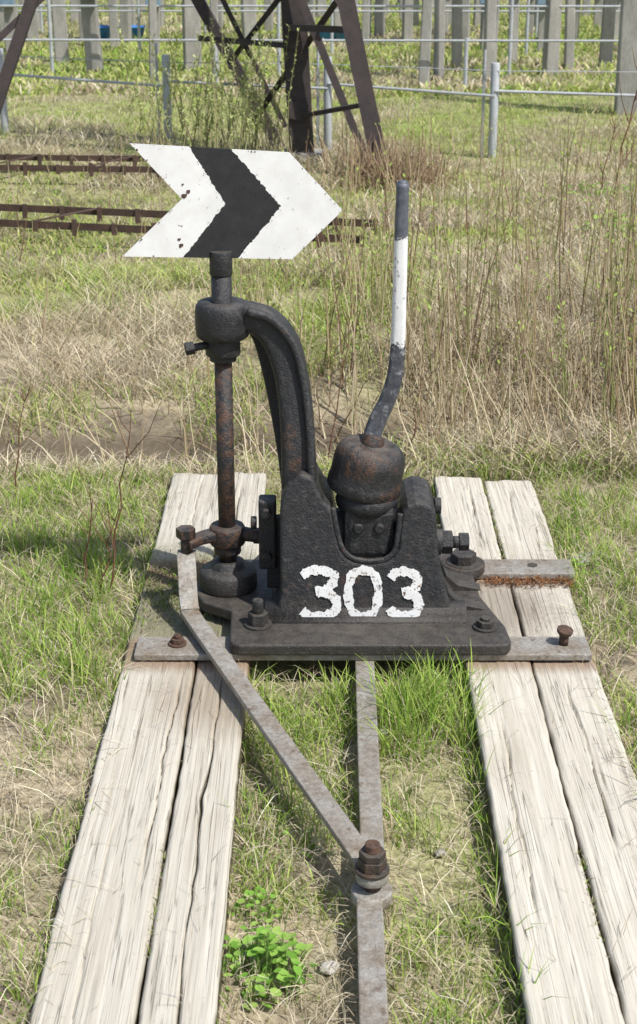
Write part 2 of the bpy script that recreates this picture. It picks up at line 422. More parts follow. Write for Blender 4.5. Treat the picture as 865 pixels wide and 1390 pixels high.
pal=np.where((RNG.random(n)<.84)[:,None],pick('gg',n),pick('sy',n))
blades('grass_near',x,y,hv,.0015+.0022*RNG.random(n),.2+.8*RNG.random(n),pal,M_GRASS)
xs_,ys_,hs_=[],[],[]
def tuft(cx,cy,r,nb,hh):
    a=RNG.normal(0,r,(nb,2)); xs_.append(cx+a[:,0]);ys_.append(cy+a[:,1]);hs_.append(hh*(.45+.6*RNG.random(nb)))
for yy in np.arange(1.7,3.2,.045):
    tuft(.348+.012*(yy-3.3)+RNG.normal(0,.012),yy,.012,15,.09 if RNG.random()<.65 else .15)
for i in range(28): tuft(RNG.uniform(.15,.36),RNG.uniform(2.9,3.2),.02,26,.17)
for i in range(16): tuft(RNG.uniform(-.15,.08),RNG.uniform(2.95,3.2),.02,22,.12)
for i in range(26): tuft(RNG.uniform(-.15,.33),RNG.uniform(1.7,2.95),.02,14,.08)
for i in range(95): tuft(RNG.uniform(-.98,-.52),RNG.uniform(3.0,4.6),.022,24,.11)
for i in range(22): tuft(RNG.uniform(-.9,-.52),RNG.uniform(1.8,3.0),.022,12,.07)
for i in range(75): tuft(RNG.uniform(.73,1.25),RNG.uniform(2.7,4.65),.022,24,.11)
for i in range(20): tuft(RNG.uniform(.69,.73),RNG.uniform(1.9,4.3),.015,14,.11)
for i in range(24): tuft(RNG.uniform(-.15,.34),RNG.uniform(3.9,4.6),.03,24,.11)
for i in range(30): tuft(-.490+RNG.normal(0,.008),RNG.uniform(2.0,4.5),.010,12,.07)
x=np.concatenate(xs_);y=np.concatenate(ys_);h=np.concatenate(hs_); k=clear_timber(x,y,-.014);x=x[k];y=y[k];h=h[k];n=len(x)
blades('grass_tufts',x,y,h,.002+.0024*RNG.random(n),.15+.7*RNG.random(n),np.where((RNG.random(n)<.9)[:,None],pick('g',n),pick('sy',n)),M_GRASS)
x,y=scatter(42000,1.5,4.9); k=clear_timber(x,y,-.01);x=x[k];y=y[k];n=len(x)
blades('dry_thatch_near',x,y,.03+.07*RNG.random(n),.0012+.0015*RNG.random(n),1.1+.25*RNG.random(n),pick('s',n),M_STRAW,z=terrain(x,y)+.002+.006*RNG.random(n),bend=.3)
yy=RNG.uniform(1.7,4.6,2600); side=RNG.random(2600)<.5
xx=np.where(side,-.3025+.006*np.sin(yy*4),.525+.012*(yy-3.3)+.004*np.sin(yy*5))+RNG.normal(0,.004,2600)
k=(vnoise(xx*0,yy,.25,33)>.5)&~((yy>3.2)&(yy<3.84)); xx=xx[k];yy=yy[k];n=len(xx)
blades('moss_in_timber_seams',xx,yy,.006+.012*RNG.random(n),np.full(n,.0025),.3+.7*RNG.random(n),pick('gys',n)*.7,M_GRASS,z=np.full(n,-.010))
n=260; yy=RNG.uniform(1.8,4.5,n); xx=np.where(RNG.random(n)<.5,RNG.uniform(-.48,-.18,n),RNG.uniform(.37,.68,n))
blades('stray_straw',xx,yy,.015+.04*RNG.random(n),np.full(n,.0013),np.full(n,1.3),pick('s',n)*.8,M_STRAW,z=.004+.002*RNG.random(n),bend=.2)
x,y=scatter(88000,4.62,8.2)
cl=vnoise(x,y,.35,15)*.6+vnoise(x,y,.12,16)*.4
inw=np.exp(-((y-5.35-0.12*np.sin(x*1.3))/.28)**2)
k=RNG.random(len(x))<(sstep(.32,.62,cl+.18*sstep(0,1,x))+.08)*(1-.95*inw*(1-.6*sstep(.1,.7,x))); x=x[k];y=y[k];n=len(x)
hh=(.06+.11*RNG.random(n))*(.7+.6*vnoise(x,y,.5,17))*(1+.6*sstep(.2,1.2,x))
gf=(vnoise(x,y,.9,18)+.34*sstep(6.0,7.8,y)-.18*sstep(0,1,x))
isg=RNG.random(n)<sstep(.5,.9,gf)*.75+.03
blades('dry_ditch_grass',x,y,hh,.002+.003*RNG.random(n),.6+.75*RNG.random(n),np.where(isg[:,None],pick('gy',n),pick('s',n)),M_STRAW)
x,y=scatter(85000,7.6,18,1.25)
gf=vnoise(x,y,1.3,21)*.5+vnoise(x,y,.4,22)*.5-.14*sstep(0,1.5,x)*np.exp(-((y-10.)/2.4)**2)-.03
isg=RNG.random(len(x))<.93*sstep(.37,.64,gf+.12*sstep(12,15,y))+.03; n=len(x)
hh=(.035+.07*RNG.random(n))*(.6+.9*vnoise(x,y,.6,23))*np.where(isg,.8,1.35)
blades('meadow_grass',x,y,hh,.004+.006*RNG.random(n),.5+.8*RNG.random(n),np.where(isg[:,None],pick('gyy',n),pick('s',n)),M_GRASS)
x,y=scatter(52000,17,48,1.3); n=len(x)
gf=vnoise(x,y,2.6,25)*.6+vnoise(x,y,.8,26)*.4
isg=RNG.random(n)<sstep(.22,.54,gf)
blades('distant_meadow_grass',x,y,.05+.10*RNG.random(n),.014+.025*RNG.random(n),.4+.8*RNG.random(n),np.where(isg[:,None],pick('gyy',n),pick('s',n)),M_GRASS)

def stems(name,pts,hs,r,colors,mat,leaf=0,leafcol=None,leanmax=.25,LL=(.012,.035)):
    V=[];Q=[];C=[]
    off=0
    for (px,py),h,c in zip(pts,hs,colors):
        z=float(terrain(px,py))-.02; a=random.uniform(0,6.28); ln=random.uniform(0,leanmax); cur=random.uniform(-.15,.15); r_=r*random.uniform(.6,1.3)
        P=[]
        for s in (0,.25,.5,.75,1.):
            q=Vector((px+math.cos(a)*ln*h*s+cur*h*s*s*math.sin(a)+random.gauss(0,.004),py+math.sin(a)*ln*h*s+random.gauss(0,.004),z+h*s*math.sqrt(max(.1,1-ln*ln*s))))
            P.append(q)
        for i,q in enumerate(P):
            rr=r_*(1-.7*i/4)
            for k in range(3):
                t=k*2.094; V.append((q.x+rr*math.cos(t),q.y+rr*math.sin(t),q.z)); C.append(c)
        for i in range(4):
            for k in range(3): Q.append((off+i*3+k,off+i*3+(k+1)%3,off+i*3+3+(k+1)%3,off+i*3+3+k))
        off+=15
        for _ in range(leaf):
            s=random.uniform(.35,1.); i=min(3,int(s*4)); q=P[i].lerp(P[i+1],s*4-i)
            L=random.uniform(*LL); aa=random.uniform(0,6.28); up=random.uniform(.4,1.4)
            d=Vector((math.cos(aa),math.sin(aa),up)).normalized()*L; sd=Vector((-math.sin(aa),math.cos(aa),random.uniform(-.3,.3)))*L*.2
            for v in (q,q+d*.5+sd,q+d,q+d*.5-sd): V.append(tuple(v)); C.append(leafcol[random.randrange(len(leafcol))])
            Q.append((off,off+1,off+2,off+3)); off+=4
    return fastmesh(name,np.array(V),np.array(Q),None,mat,np.array(C))
GR=[(.34,.44,.11),(.42,.50,.16),(.28,.38,.09)]
SC=[(.47,.37,.22),(.37,.29,.16),(.32,.33,.14),(.60,.50,.33),(.22,.15,.10),(.28,.27,.12)]
pts=[];hs=[];cs=[]
for i in range(1500):
    yy=random.uniform(4.85,7.8)
    xx=random.uniform(.1,2.9) if random.random()<.9 else random.uniform(-.5,.1)
    if xx<.40 and yy<5.6: continue
    if vnoise(xx,yy,.35,77)<.34: continue
    pts.append((xx,yy)); hs.append(random.uniform(.35,.98)*(1 if xx>.35 else .75)); cs.append(random.choice(SC))
stems('willow_shoots',pts,hs,.0048,cs,M_STRAW,leaf=6,leafcol=GR,leanmax=.25)
pts=[];hs=[];cs=[]
for i in range(1700):
    yy=random.uniform(4.68,6.6); xx=random.uniform(.35,2.5) if random.random()<.85 else random.uniform(-2.,.4)
    pts.append((xx,yy)); hs.append(random.uniform(.15,.52)); cs.append(random.choice([(.66,.57,.40),(.56,.46,.30),(.45,.36,.23),(.36,.27,.17)]))
stems('dead_reeds',pts,hs,.004,cs,M_STRAW,leanmax=.97)
pts=[];hs=[];cs=[]
for i in range(420):
    yy=random.uniform(7.5,12.5); xx=random.uniform(-3,3.6)
    pts.append((xx,yy)); hs.append(random.uniform(.15,.5)*(1.3 if xx>0 else .8)); cs.append(random.choice([(.55,.46,.3),(.42,.35,.2),(.30,.2,.13)]))
stems('meadow_stalks',pts,hs,.005,cs,M_STRAW,leaf=3,leafcol=GR,leanmax=.3)
def weed(x,y,h,nb=6,name='dead_weed_stalk',r=.0032):
    RC=[(.19,.09,.06),(.26,.14,.09)]
    V=[];Q=[];C=[]
    def seg(P,r):
        off=len(V)
        for i,q in enumerate(P):
            rr=r*(1-.7*i/(len(P)-1))
            for k in range(4): t=k*1.571; V.append((q.x+rr*math.cos(t),q.y+rr*math.sin(t),q.z)); C.append(RC[0] if i%2 else RC[1])
        for i in range(len(P)-1):
            for k in range(4): Q.append((off+i*4+k,off+i*4+(k+1)%4,off+i*4+4+(k+1)%4,off+i*4+4+k))
    z=float(terrain(x,y))-.02; P=[Vector((x+random.gauss(0,.006)+.02*s*h,y+random.gauss(0,.006),z+h*s/8)) for s in range(9)]
    seg(P,r)
    for b in range(nb):
        i=random.randint(2,7); a=random.uniform(0,6.28); L=random.uniform(.04,.14)*h/.5; q=P[i]
        seg([q,q+Vector((math.cos(a)*.5,math.sin(a)*.5,.6))*L,q+Vector((math.cos(a)*.8,math.sin(a)*.8,1.3))*L],r*.55)
    fastmesh(name,np.array(V),np.array(Q),None,M_STRAW,np.array(C))
weed(-.585,3.70,.56,4); weed(-.66,3.75,.3,5); weed(-.60,3.72,.26,6); weed(1.95,9.9,1.15,9,r=.007); weed(1.9,10.1,.6,9,r=.006); weed(.30,4.85,.35,3); weed(.02,4.9,.62,5); weed(-1.0,4.5,.4,5); weed(.39,3.74,.14,6)
def broadleaf(name,cx,cy,n,R,H,L0=.02,L1=.045):
    V=[];Q=[];C=[];T=[]
    for i in range(n):
        a=random.uniform(0,6.28); r=R*random.random()**.7; bx=cx+math.cos(a)*r; by=cy+math.sin(a)*r
        z0=float(terrain(bx,by)); z=z0+random.uniform(.015,H)*(1-.5*r/R); L=random.uniform(L0,L1); W=L*random.uniform(.28,.40)
        aa=random.uniform(0,6.28); D=Vector((math.cos(aa),math.sin(aa),random.uniform(-.2,.8))).normalized(); S=Vector((-math.sin(aa),math.cos(aa),random.uniform(-.3,.3))).normalized()
        c=random.choice([(.16,.32,.05),(.22,.42,.07),(.29,.48,.10),(.36,.52,.13)])
        o=len(V); p=Vector((bx,by,z))
        st=p-D*L*.5-Vector((0,0,z-z0+.01))*.9
        V.append(tuple(p)); 
        for s,wd in ((.25,.8),(.5,1),(.78,.65)):
            m=p+D*L*s-Vector((0,0,.25*L*s*s))
            V+= [tuple(m+S*W*wd),tuple(m-Vector((0,0,.3*W))),tuple(m-S*W*wd)]
        V.append(tuple(p+D*L-Vector((0,0,.25*L))))
        C+=[c]*11
        T+=[(o,o+1,o+2),(o,o+2,o+3),(o+7,o+10,o+8),(o+8,o+10,o+9)]
        Q+=[(o+1,o+4,o+5,o+2),(o+2,o+5,o+6,o+3),(o+4,o+7,o+8,o+5),(o+5,o+8,o+9,o+6)]
        o=len(V); V+=[tuple(st+Vector((.001,0,0))),tuple(st-Vector((.001,0,0))),tuple(p-Vector((.001,0,0))),tuple(p+Vector((.001,0,0)))]; C+=[(.2,.3,.08)]*4; Q.append((o,o+1,o+2,o+3))
    return fastmesh(name,np.array(V),np.array(Q),np.array(T),M_LEAF,np.array(C))
broadleaf('broadleaf_weed',-.09,2.16,150,.085,.10,.014,.030)
broadleaf('broadleaf_weed',-.12,2.33,40,.05,.07,.012,.022)
broadleaf('broadleaf_weed',.78,3.9,22,.08,.04,.012,.025)
broadleaf('broadleaf_weed',-.02,2.55,10,.06,.07,.012,.022)
broadleaf('nettle_patch',1.75,8.7,90,.25,.16,.03,.06)
broadleaf('nettle_patch',2.0,10.2,90,.45,.16,.03,.06)
pts=[];hs=[];cs=[]
for i in range(110):
    pts.append((random.gauss(-.85,.38),random.gauss(12.2,.3))); hs.append(random.uniform(.4,1.15)); cs.append(random.choice([(.42,.37,.2),(.38,.37,.18),(.45,.42,.24)]))
stems('spring_shrub',pts,hs,.006,cs,M_STRAW,leaf=34,leafcol=[(.42,.50,.18),(.50,.55,.24)],leanmax=.4,LL=(.02,.05))
pts=[];hs=[];cs=[]
for i in range(520):
    a=random.gauss(.5,.22); pts.append((a,random.gauss(11.0,.18))); hs.append(random.uniform(.15,.42)); cs.append(random.choice([(.50,.38,.24),(.38,.28,.18),(.28,.19,.13)]))
stems('straw_clump',pts,hs,.006,cs,M_STRAW,leanmax=.9)

# ---------------------------------------------------------------- timbers
def plank(name,x0,x1,y0,y1,mat,parent,cracks=(),skew=0.,seed=0,zt=0.,zb=-.12):
    nx=60;ny=int((y1-y0)/.009)
    u=np.linspace(0,1,nx); yv=np.linspace(y0,y1,ny); U,Yg=np.meshgrid(u,yv)
    ed=(vnoise(Yg,0*Yg+seed,.15,40)-.5)*.005+(vnoise(Yg,0*Yg+seed,.03,41)-.5)*.003
    Xg=x0+(x1-x0)*U+ed*(U*2-1)
    z=zt+(vnoise(Xg*14,Yg,.12,seed+50)-.5)*.0018+(vnoise(Xg*50,Yg,.25,seed+51)-.5)*.0014+(vnoise(Xg,Yg,.3,seed+52)-.5)*.006
    e=np.minimum(U,1-U)*(x1-x0); z-=.009*np.exp(-(e/.003)**1.3)*(.5+1.*vnoise(Yg,0*Yg,.06,seed+3))
    ey=np.minimum(Yg-y0,y1-Yg); z-=.010*np.exp(-(ey/.012)**1.2)
    for (xc,ya,yb,dp,wd) in cracks:
        cx=xc+(vnoise(Yg,0*Yg,.22,seed+60)-.5)*.014+(vnoise(Yg,0*Yg,.05,seed+61)-.5)*.005
        w=wd*(.5+vnoise(Yg,0*Yg,.1,seed+62)); act=sstep(ya,ya+.15,Yg)*(1-sstep(yb-.15,yb,Yg))
        z-=dp*act*np.exp(-((Xg-cx)/w)**2)
    Xs=Xg+skew*(Yg-3.3)
    endr=(vnoise(Xg,0*Xg,.03,seed+70)-.5)*.02
    Yo=Yg+np.where(Yg>y1-.02,endr,0)
    top=np.stack([Xs,Yo,z],-1).reshape(-1,3); id_=np.arange(nx*ny).reshape(ny,nx)
    q=np.stack([id_[:-1,:-1],id_[:-1,1:],id_[1:,1:],id_[1:,:-1]],-1).reshape(-1,4)
    ring=np.concatenate([id_[0,:],id_[1:,-1],id_[-1,-2::-1],id_[-2:0:-1,0]])
    bot=top[ring].copy(); bot[:,2]=zb; nb=len(ring); bi=len(top)+np.arange(nb)
    s=np.stack([ring,bi,np.roll(bi,-1),np.roll(ring,-1)],-1)
    return fastmesh(name,np.concatenate([top,bot]),np.concatenate([q,s]),None,mat,parent=parent,smooth=True)
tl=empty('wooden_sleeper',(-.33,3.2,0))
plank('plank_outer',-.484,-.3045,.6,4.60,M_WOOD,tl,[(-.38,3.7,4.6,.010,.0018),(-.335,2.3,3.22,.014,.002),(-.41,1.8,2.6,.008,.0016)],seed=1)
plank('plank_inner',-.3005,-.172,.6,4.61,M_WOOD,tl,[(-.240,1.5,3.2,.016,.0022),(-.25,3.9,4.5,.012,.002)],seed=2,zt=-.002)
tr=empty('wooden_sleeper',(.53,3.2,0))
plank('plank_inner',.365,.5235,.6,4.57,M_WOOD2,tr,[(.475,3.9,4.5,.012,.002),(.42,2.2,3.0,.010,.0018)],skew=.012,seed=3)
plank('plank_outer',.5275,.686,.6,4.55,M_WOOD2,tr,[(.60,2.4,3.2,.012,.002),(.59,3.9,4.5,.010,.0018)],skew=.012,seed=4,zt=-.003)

# ---------------------------------------------------------------- cross bars
def flat_bar(name,x0,x1,y0,y1,z0,z1,mat,par): return box(name,((x0+x1)/2,(y0+y1)/2,(z0+z1)/2),(x1-x0,y1-y0,z1-z0),mat,par,.003)
b1=empty('steel_mounting_bar',(.1,3.29,.01))
flat_bar('bar',-.455,.675,3.245,3.345,.003,.021,M_STEEL,b1)
def bolt(name,x,y,z,r,h,par,mat,stud=.014,washer=True):
    if washer: cyl(name+'_washer',(x,y,z),(x,y,z+.006),r*1.35,None,24,mat,par,.001)
    hexn(name+'_nut',(x,y,z+.006),(x,y,z+.006+h),r,mat,par)
    if stud: cyl(name+'_stud',(x,y,z+.006+h),(x,y,z+.006+h+stud),r*.55,None,16,mat,par,.002)
cyl('spike_shank',(.612,3.30,.021),(.612,3.30,.05),.012,None,12,M_RUST,b1)
cyl('spike_head',(.612,3.30,.05),(.614,3.298,.064),.018,.022,10,M_RUST,b1,.003)
bolt('bolt_left',-.352,3.30,.021,.017,.012,b1,M_RUST,.01)
b2=empty('steel_mounting_bar',(.3,3.77,.01))
flat_bar('bar',-.30,.712,3.73,3.83,.003,.021,M_STEEL,b2)
cyl('bolt_hole_dark_disc',(.60,3.785,.0205),(.60,3.785,.0225),.014,None,16,M_CAP,b2)  # dark disc on the bar stands in for the shade of an open hole
n=420; xx=RNG.uniform(.46,.70,n); yy=RNG.normal(3.705,.014,n)
blades('rusty_leaf_litter',xx,yy,.008+.014*RNG.random(n),np.full(n,.003),1.1+.2*RNG.random(n),np.array([[.25,.11,.05],[.32,.17,.08],[.15,.07,.04]])[RNG.integers(0,3,n)],M_STRAW,z=.003+.005*RNG.random(n),bend=.2)
n=1500; xx=RNG.uniform(-.47,-.28,n); yy=RNG.normal(3.66,.10,n)
blades('moss_patch',xx,yy,.006+.014*RNG.random(n),np.full(n,.003),.6+.5*RNG.random(n),pick('sgy',n)*.6,M_GRASS,z=.001+.003*RNG.random(n))

# ---------------------------------------------------------------- switch stand
ST=empty('railway_switch_stand',(.12,3.5,0))
plate=[(-.219,3.262),(-.212,3.243),(-.195,3.235),(.450,3.235),(.468,3.243),(.475,3.262),(.470,3.34),(.425,3.52),(.415,3.82),(-.16,3.82),(-.19,3.74),(-.30,3.70),(-.322,3.66),(-.325,3.54),(-.30,3.48),(-.225,3.43)]
extrude_xy('base_plate',plate,.0215,.052,M_BLACK,ST,.006)
O=[(-.125,.052),(-.105,.075),(-.096,.118),(-.097,.319),(-.094,.36),(-.075,.40),(-.045,.425),(-.014,.415),(-.002,.385),(.014,.355),(.034,.338),(.044,.278),(.056,.235),(.072,.213),(.09,.203),(.129,.198),(.168,.203),(.187,.214),(.200,.235),(.207,.308),(.211,.330),(.223,.345),(.243,.353),(.265,.352),(.284,.342),(.294,.322),(.300,.237),(.318,.136),(.335,.085),(.36,.052)]
extrude_xz('housing_casting',O,3.372,3.62,M_BLACK,ST,.009,.16,.052)
FO=[(3.352,.0515),(3.362,.055),(3.371,.064),(3.376,.085),(3.42,.085),(3.42,.0515)]
n=len(FO); vs=[(-.135,y,z) for y,z in FO]+[(.375,y,z) for y,z in FO]
mk('foot_fillet',vs,[(i,(i+1)%n,(i+1)%n+n,i+n) for i in range(n)]+[tuple(range(n))[::-1],tuple(range(n,2*n))],M_BLACK,ST,True)
BO=[(.30,.0515),(.30,.20),(.315,.15),(.335,.10),(.37,.068),(.43,.056),(.43,.0515)]
extrude_xz('side_buttress',BO,3.43,3.47,M_BLACK,ST,.004)
extrude_xz('side_buttress_rear',BO,3.55,3.59,M_BLACK,ST,.004)
rim=[(.036,.345),(.048,.28),(.062,.238),(.09,.214),(.129,.208),(.168,.214),(.192,.238),(.199,.28),(.205,.33)]
sweep('opening_rim',[(x,3.372+.16*(z-.052)+.004,z-.006) for x,z in rim],.014,.012,(0,1,0),M_BLACK,ST,.45)
armp=[(-.225,3.58,.786),(-.18,3.58,.789),(-.132,3.575,.770),(-.092,3.565,.718),(-.068,3.55,.64),(-.055,3.53,.54),(-.050,3.51,.44),(-.047,3.50,.33),(-.045,3.5,.2)]
sweep('gooseneck_arm',armp,[.078,.075,.076,.08,.082,.084,.088,.094,.1],[.075,.07,.066,.064,.066,.07,.075,.08,.08],(0,1,0),M_BLACK,ST,.32)
sweep('gooseneck_flange',[(x+.032*s,y,z+.022*q) for (x,y,z),s,q in zip(armp[1:-1],(.2,.7,1,1,1,1,1.),(1,.8,.4,0,0,0,0))],[.02]*7,[.10,.10,.10,.105,.11,.115,.12],(0,1,0),M_BLACK,ST,.4)
sweep('rear_rib',[(-.185,3.655,.765),(-.150,3.655,.725),(-.125,3.65,.64),(-.105,3.64,.54),(-.085,3.62,.42),(-.07,3.59,.3)],.045,.025,(0,1,0),M_BLACK,ST,.3)
lathe('arm_collar',[(.026,.735),(.058,.735),(.066,.742),(.068,.76),(.068,.80),(.066,.818),(.058,.828),(.036,.830),(.026,.826)],(-.24,3.58,0),M_BLACK,ST)
PX,PY=-.24,3.58
cyl('target_spindle',(PX,PY,.06),(PX,PY,.70),.0225,.0225,32,M_BLACKR,ST)
cyl('spindle_head',(PX,PY,.70),(PX,PY,.895),.0255,None,32,M_BLACK,ST)
cyl('spindle_cap',(PX,PY,.895),(PX,PY,.955),.0285,None,32,M_BLACK,ST,.003)
cyl('lock_collar',(PX,PY,.690),(PX,PY,.738),.044,None,32,M_BLACK,ST,.005)
cyl('lock_collar_lip',(PX,PY,.676),(PX,PY,.690),.034,None,32,M_BLACK,ST,.002)
cyl('set_screw',(PX-.035,PY-.02,.722),(PX-.078,PY-.03,.716),.010,None,14,M_BLACK,ST)
hexn('set_screw_head',(PX-.070,PY-.028,.717),(PX-.092,PY-.033,.714),.017,M_BLACK,ST)
lathe('spindle_foot_cup',[(.0,.052),(.075,.052),(.077,.058),(.076,.095),(.070,.104),(.052,.108),(.045,.112),(.043,.125),(.030,.130),(.0225,.128)],(PX,PY,0),M_BLACK,ST)
lathe('crank_clamp',[(.022,.175),(.043,.175),(.047,.18),(.047,.222),(.043,.228),(.022,.228)],(PX,PY,0),M_BLACKR,ST)
lathe('crank_clamp_lower',[(.022,.150),(.034,.150),(.036,.155),(.036,.175),(.022,.175)],(PX,PY,0),M_BLACKR,ST)
sweep('crank_arm',[(-.245,3.575,.205),(-.285,3.56,.205),(-.315,3.55,.200),(-.345,3.53,.195)],[.055,.045,.042,.05],[.035,.03,.026,.028],(0,0,1),M_BLACKR,ST,.35)
cyl('crank_lug',(PX+.03,PY,.205),(PX+.075,PY-.01,.202),.02,.018,16,M_BLACKR,ST,.002)
hexn('crank_lug_nut',(PX+.07,PY-.01,.202),(PX+.095,PY-.012,.202),.022,M_BLACKR,ST)
box('stop_bracket',(-.132,3.54,.225),(.045,.06,.19),M_BLACK,ST,.006)
box('stop_bracket_web',(-.115,3.54,.17),(.04,.03,.20),M_BLACK,ST,.004)
cyl('stop_bracket_pin',(-.16,3.53,.255),(-.175,3.53,.255),.017,None,16,M_BLACK,ST,.002)
hexn('stop_bracket_bolt',(-.135,3.515,.29),(-.135,3.495,.29),.014,M_BLACK,ST)
hexn('stop_bracket_bolt_2',(-.135,3.512,.17),(-.135,3.494,.17),.014,M_BLACK,ST)
bolt('anchor_bolt_left',-.152,3.345,.052,.026,.03,ST,M_BLACK,.034)
bolt('anchor_bolt_right',.418,3.33,.052,.023,.016,ST,M_BLACK,.008)
bolt('anchor_bolt_rear',.40,3.73,.052,.036,.026,ST,M_BLACK,.0)
cyl('rear_boss',(.40,3.73,.03),(.40,3.73,.056),.06,None,28,M_BLACKR,ST,.004)
cyl('pivot_boss',(.295,3.50,.215),(.318,3.50,.213),.034,None,24,M_BLACK,ST,.003)
hexn('pivot_nut',(.318,3.50,.213),(.345,3.50,.213),.031,M_BLACK,ST)
cyl('pivot_thread',(.345,3.50,.213),(.362,3.50,.213),.016,None,16,M_BLACK,ST)
hexn('pivot_locknut',(.362,3.505,.212),(.388,3.505,.212),.024,M_BLACK,ST)
cyl('pivot_pin_top',(.30,3.56,.29),(.318,3.56,.29),.022,None,16,M_BLACK,ST,.002)
HX=.128
box('lever_hub',(HX,3.49,.265),(.135,.13,.145),M_BLACK,ST,.022)
cyl('lever_hub_axle',(.03,3.50,.25),(.225,3.50,.25),.055,None,32,M_BLACK,ST,.004)
for i,(xx,zz) in enumerate(((.100,.282),(.153,.282))):
    cyl('hub_rivet_%d'%(i+1),(xx,3.43,zz),(xx,3.417,zz),.015,.012,18,M_BLACK,ST,.003)
lathe('hub_neck',[(.0,.290),(.050,.295),(.068,.308),(.079,.325),(.081,.340),(.076,.352),(.070,.360),(.070,.41),(.0,.41)],(HX-.004,3.49,0),M_BLACK,ST)
lathe('counterweight_cap',[(.0,.056),(.034,.056),(.040,.052),(.048,.056),(.062,.055),(.076,.047),(.086,.034),(.0905,.018),(.0915,.0),(.0915,-.036),(.0935,-.040),(.0950,-.047),(.0950,-.064),(.0915,-.070),(.083,-.068),(.079,-.03),(.0,-.02)],(.127,3.50,.428),M_CAP,ST,56,(math.radians(4),math.radians(11),0))
cyl('lever_socket',(.131,3.50,.468),(.141,3.507,.502),.034,.027,20,M_CAP,ST,.003)
lev=[(.128,3.505,.465),(.136,3.515,.500),(.150,3.52,.540),(.174,3.52,.595),(.190,3.52,.655),(.196,3.52,.739),(.1975,3.52,.859),(.1985,3.52,1.003),(.200,3.52,1.130)]
sweep('lever_handle',lev,[.046,.046,.045,.042,.040,.036,.034,.033,.030],[.022,.022,.022,.024,.026,.028,.029,.03,.03],(0,1,0),M_LEVER,ST,.42,12)
cyl('lever_handle_tip',(.200,3.52,1.128),(.2003,3.52,1.136),.0145,.010,20,M_LEVER,ST,.003)
def ribbon(name,pts,w,x0,x1,z0,z1,off,closed=False):
    P=[Vector((x0+(x1-x0)*a,0,z0+(z1-z0)*b)) for a,b in pts]
    if closed:
        P2=P[-1:]+P+P[:2]; C=[]
        for i in range(1,len(P2)-2):
            for j in range(8):
                t=j/8;a,b,c,d=P2[i-1],P2[i],P2[i+1],P2[i+2]
                C.append(.5*((2*b)+(c-a)*t+(2*a-5*b+4*c-d)*t*t+(3*b-a-3*c+d)*t**3))
    else: C=catmull(P,10)
    vs=[];n=len(C);ph=random.random()*9
    for i,p in enumerate(C):
        if closed: T=(C[(i+1)%n]-C[i-1]).normalized()
        else: T=(C[min(i+1,n-1)]-C[max(i-1,0)]).normalized()
        A=Vector((T.z,0,-T.x))
        for s in(1,-1):
            ww=w/2*(1+random.uniform(-.17,.17))+.0014*math.sin(i*.7+ph)
            q=p+A*s*ww; vs.append((q.x,3.372+.16*(q.z-.052)-off,q.z))
    fs=[(2*i,2*i+1,2*i+3,2*i+2) for i in range(n-1)]
    if closed: fs.append((2*n-2,2*n-1,1,0))
    o=mk(name,vs,fs,M_DIGIT,ST); s=o.modifiers.new('film','SOLIDIFY'); s.thickness=.0012; s.offset=0
    return o
t3a=[(.10,.80),(.22,.90),(.50,.93),(.80,.85),(.84,.70),(.70,.57),(.42,.53)]
t3b=[(.50,.52),(.78,.46),(.88,.30),(.80,.14),(.50,.07),(.22,.10),(.08,.22)]
t3c=[(.04,.84),(.24,.93),(.55,.94),(.82,.86),(.82,.72),(.66,.58),(.38,.54)]
t3d=[(.46,.52),(.76,.48),(.92,.32),(.82,.13),(.52,.06),(.20,.08),(.04,.17)]
t0=[(.5,.94),(.2,.85),(.10,.5),(.2,.15),(.5,.06),(.8,.15),(.90,.5),(.8,.85)]
ribbon('digit_3_upper',t3c,.023,-.046,.055,.056,.190,.0022); ribbon('digit_3_lower',t3d,.024,-.046,.055,.056,.190,.0036)
ribbon('digit_0',t0,.022,.066,.160,.056,.190,.0024,True)
ribbon('digit_3b_upper',t3a,.023,.172,.264,.056,.188,.0022); ribbon('digit_3b_lower',t3b,.024,.172,.264,.056,.188,.0036)

# ---------------------------------------------------------------- linkage
LK=empty('switch_linkage',(.1,2.35,.0))
sweep('diagonal_link',[(-.345,3.545,.165),(-.344,3.515,.158),(-.340,3.485,.135),(-.336,3.452,.085),(-.330,3.425,.055),(-.312,3.375,.046),(-.10,2.848,.036),(.10,2.350,.027)],[.048]*5+[.046,.045,.046],[.016]*8,(0,0,1),M_STEEL,LK,.15,6)
hexn('crank_bolt_head',(-.345,3.535,.212),(-.345,3.535,.238),.026,M_BLACKR,LK)
cyl('crank_bolt',(-.345,3.535,.16),(-.345,3.535,.214),.014,None,16,M_BLACKR,LK)
box('centre_rod_rear',(.110,2.87,-.008),(.047,1.05,.022),M_STEEL,LK,.003,(0,0,math.radians(-.6)))
cyl('joint_eye',(.101,2.338,-.030),(.101,2.338,-.004),.040,None,32,M_STEEL,LK,.004)
box('centre_rod_front',(.090,1.70,-.018),(.049,1.25,.022),M_STEEL,LK,.003,(0,0,math.radians(-.5)))
cyl('joint_link_end',(.101,2.338,.015),(.101,2.338,.036),.031,None,28,M_STEEL,LK,.003)
cyl('joint_washer',(.101,2.338,.036),(.101,2.338,.043),.033,None,28,M_BLACKR,LK,.001)
hexn('joint_nut',(.101,2.338,.043),(.101,2.338,.064),.028,M_BLACKR,LK)
hexn('joint_locknut',(.101,2.338,.065),(.101,2.338,.080),.026,M_BLACKR,LK)
cyl('joint_bolt',(.101,2.338,-.05),(.101,2.338,.096),.015,None,18,M_RUST,LK,.003)

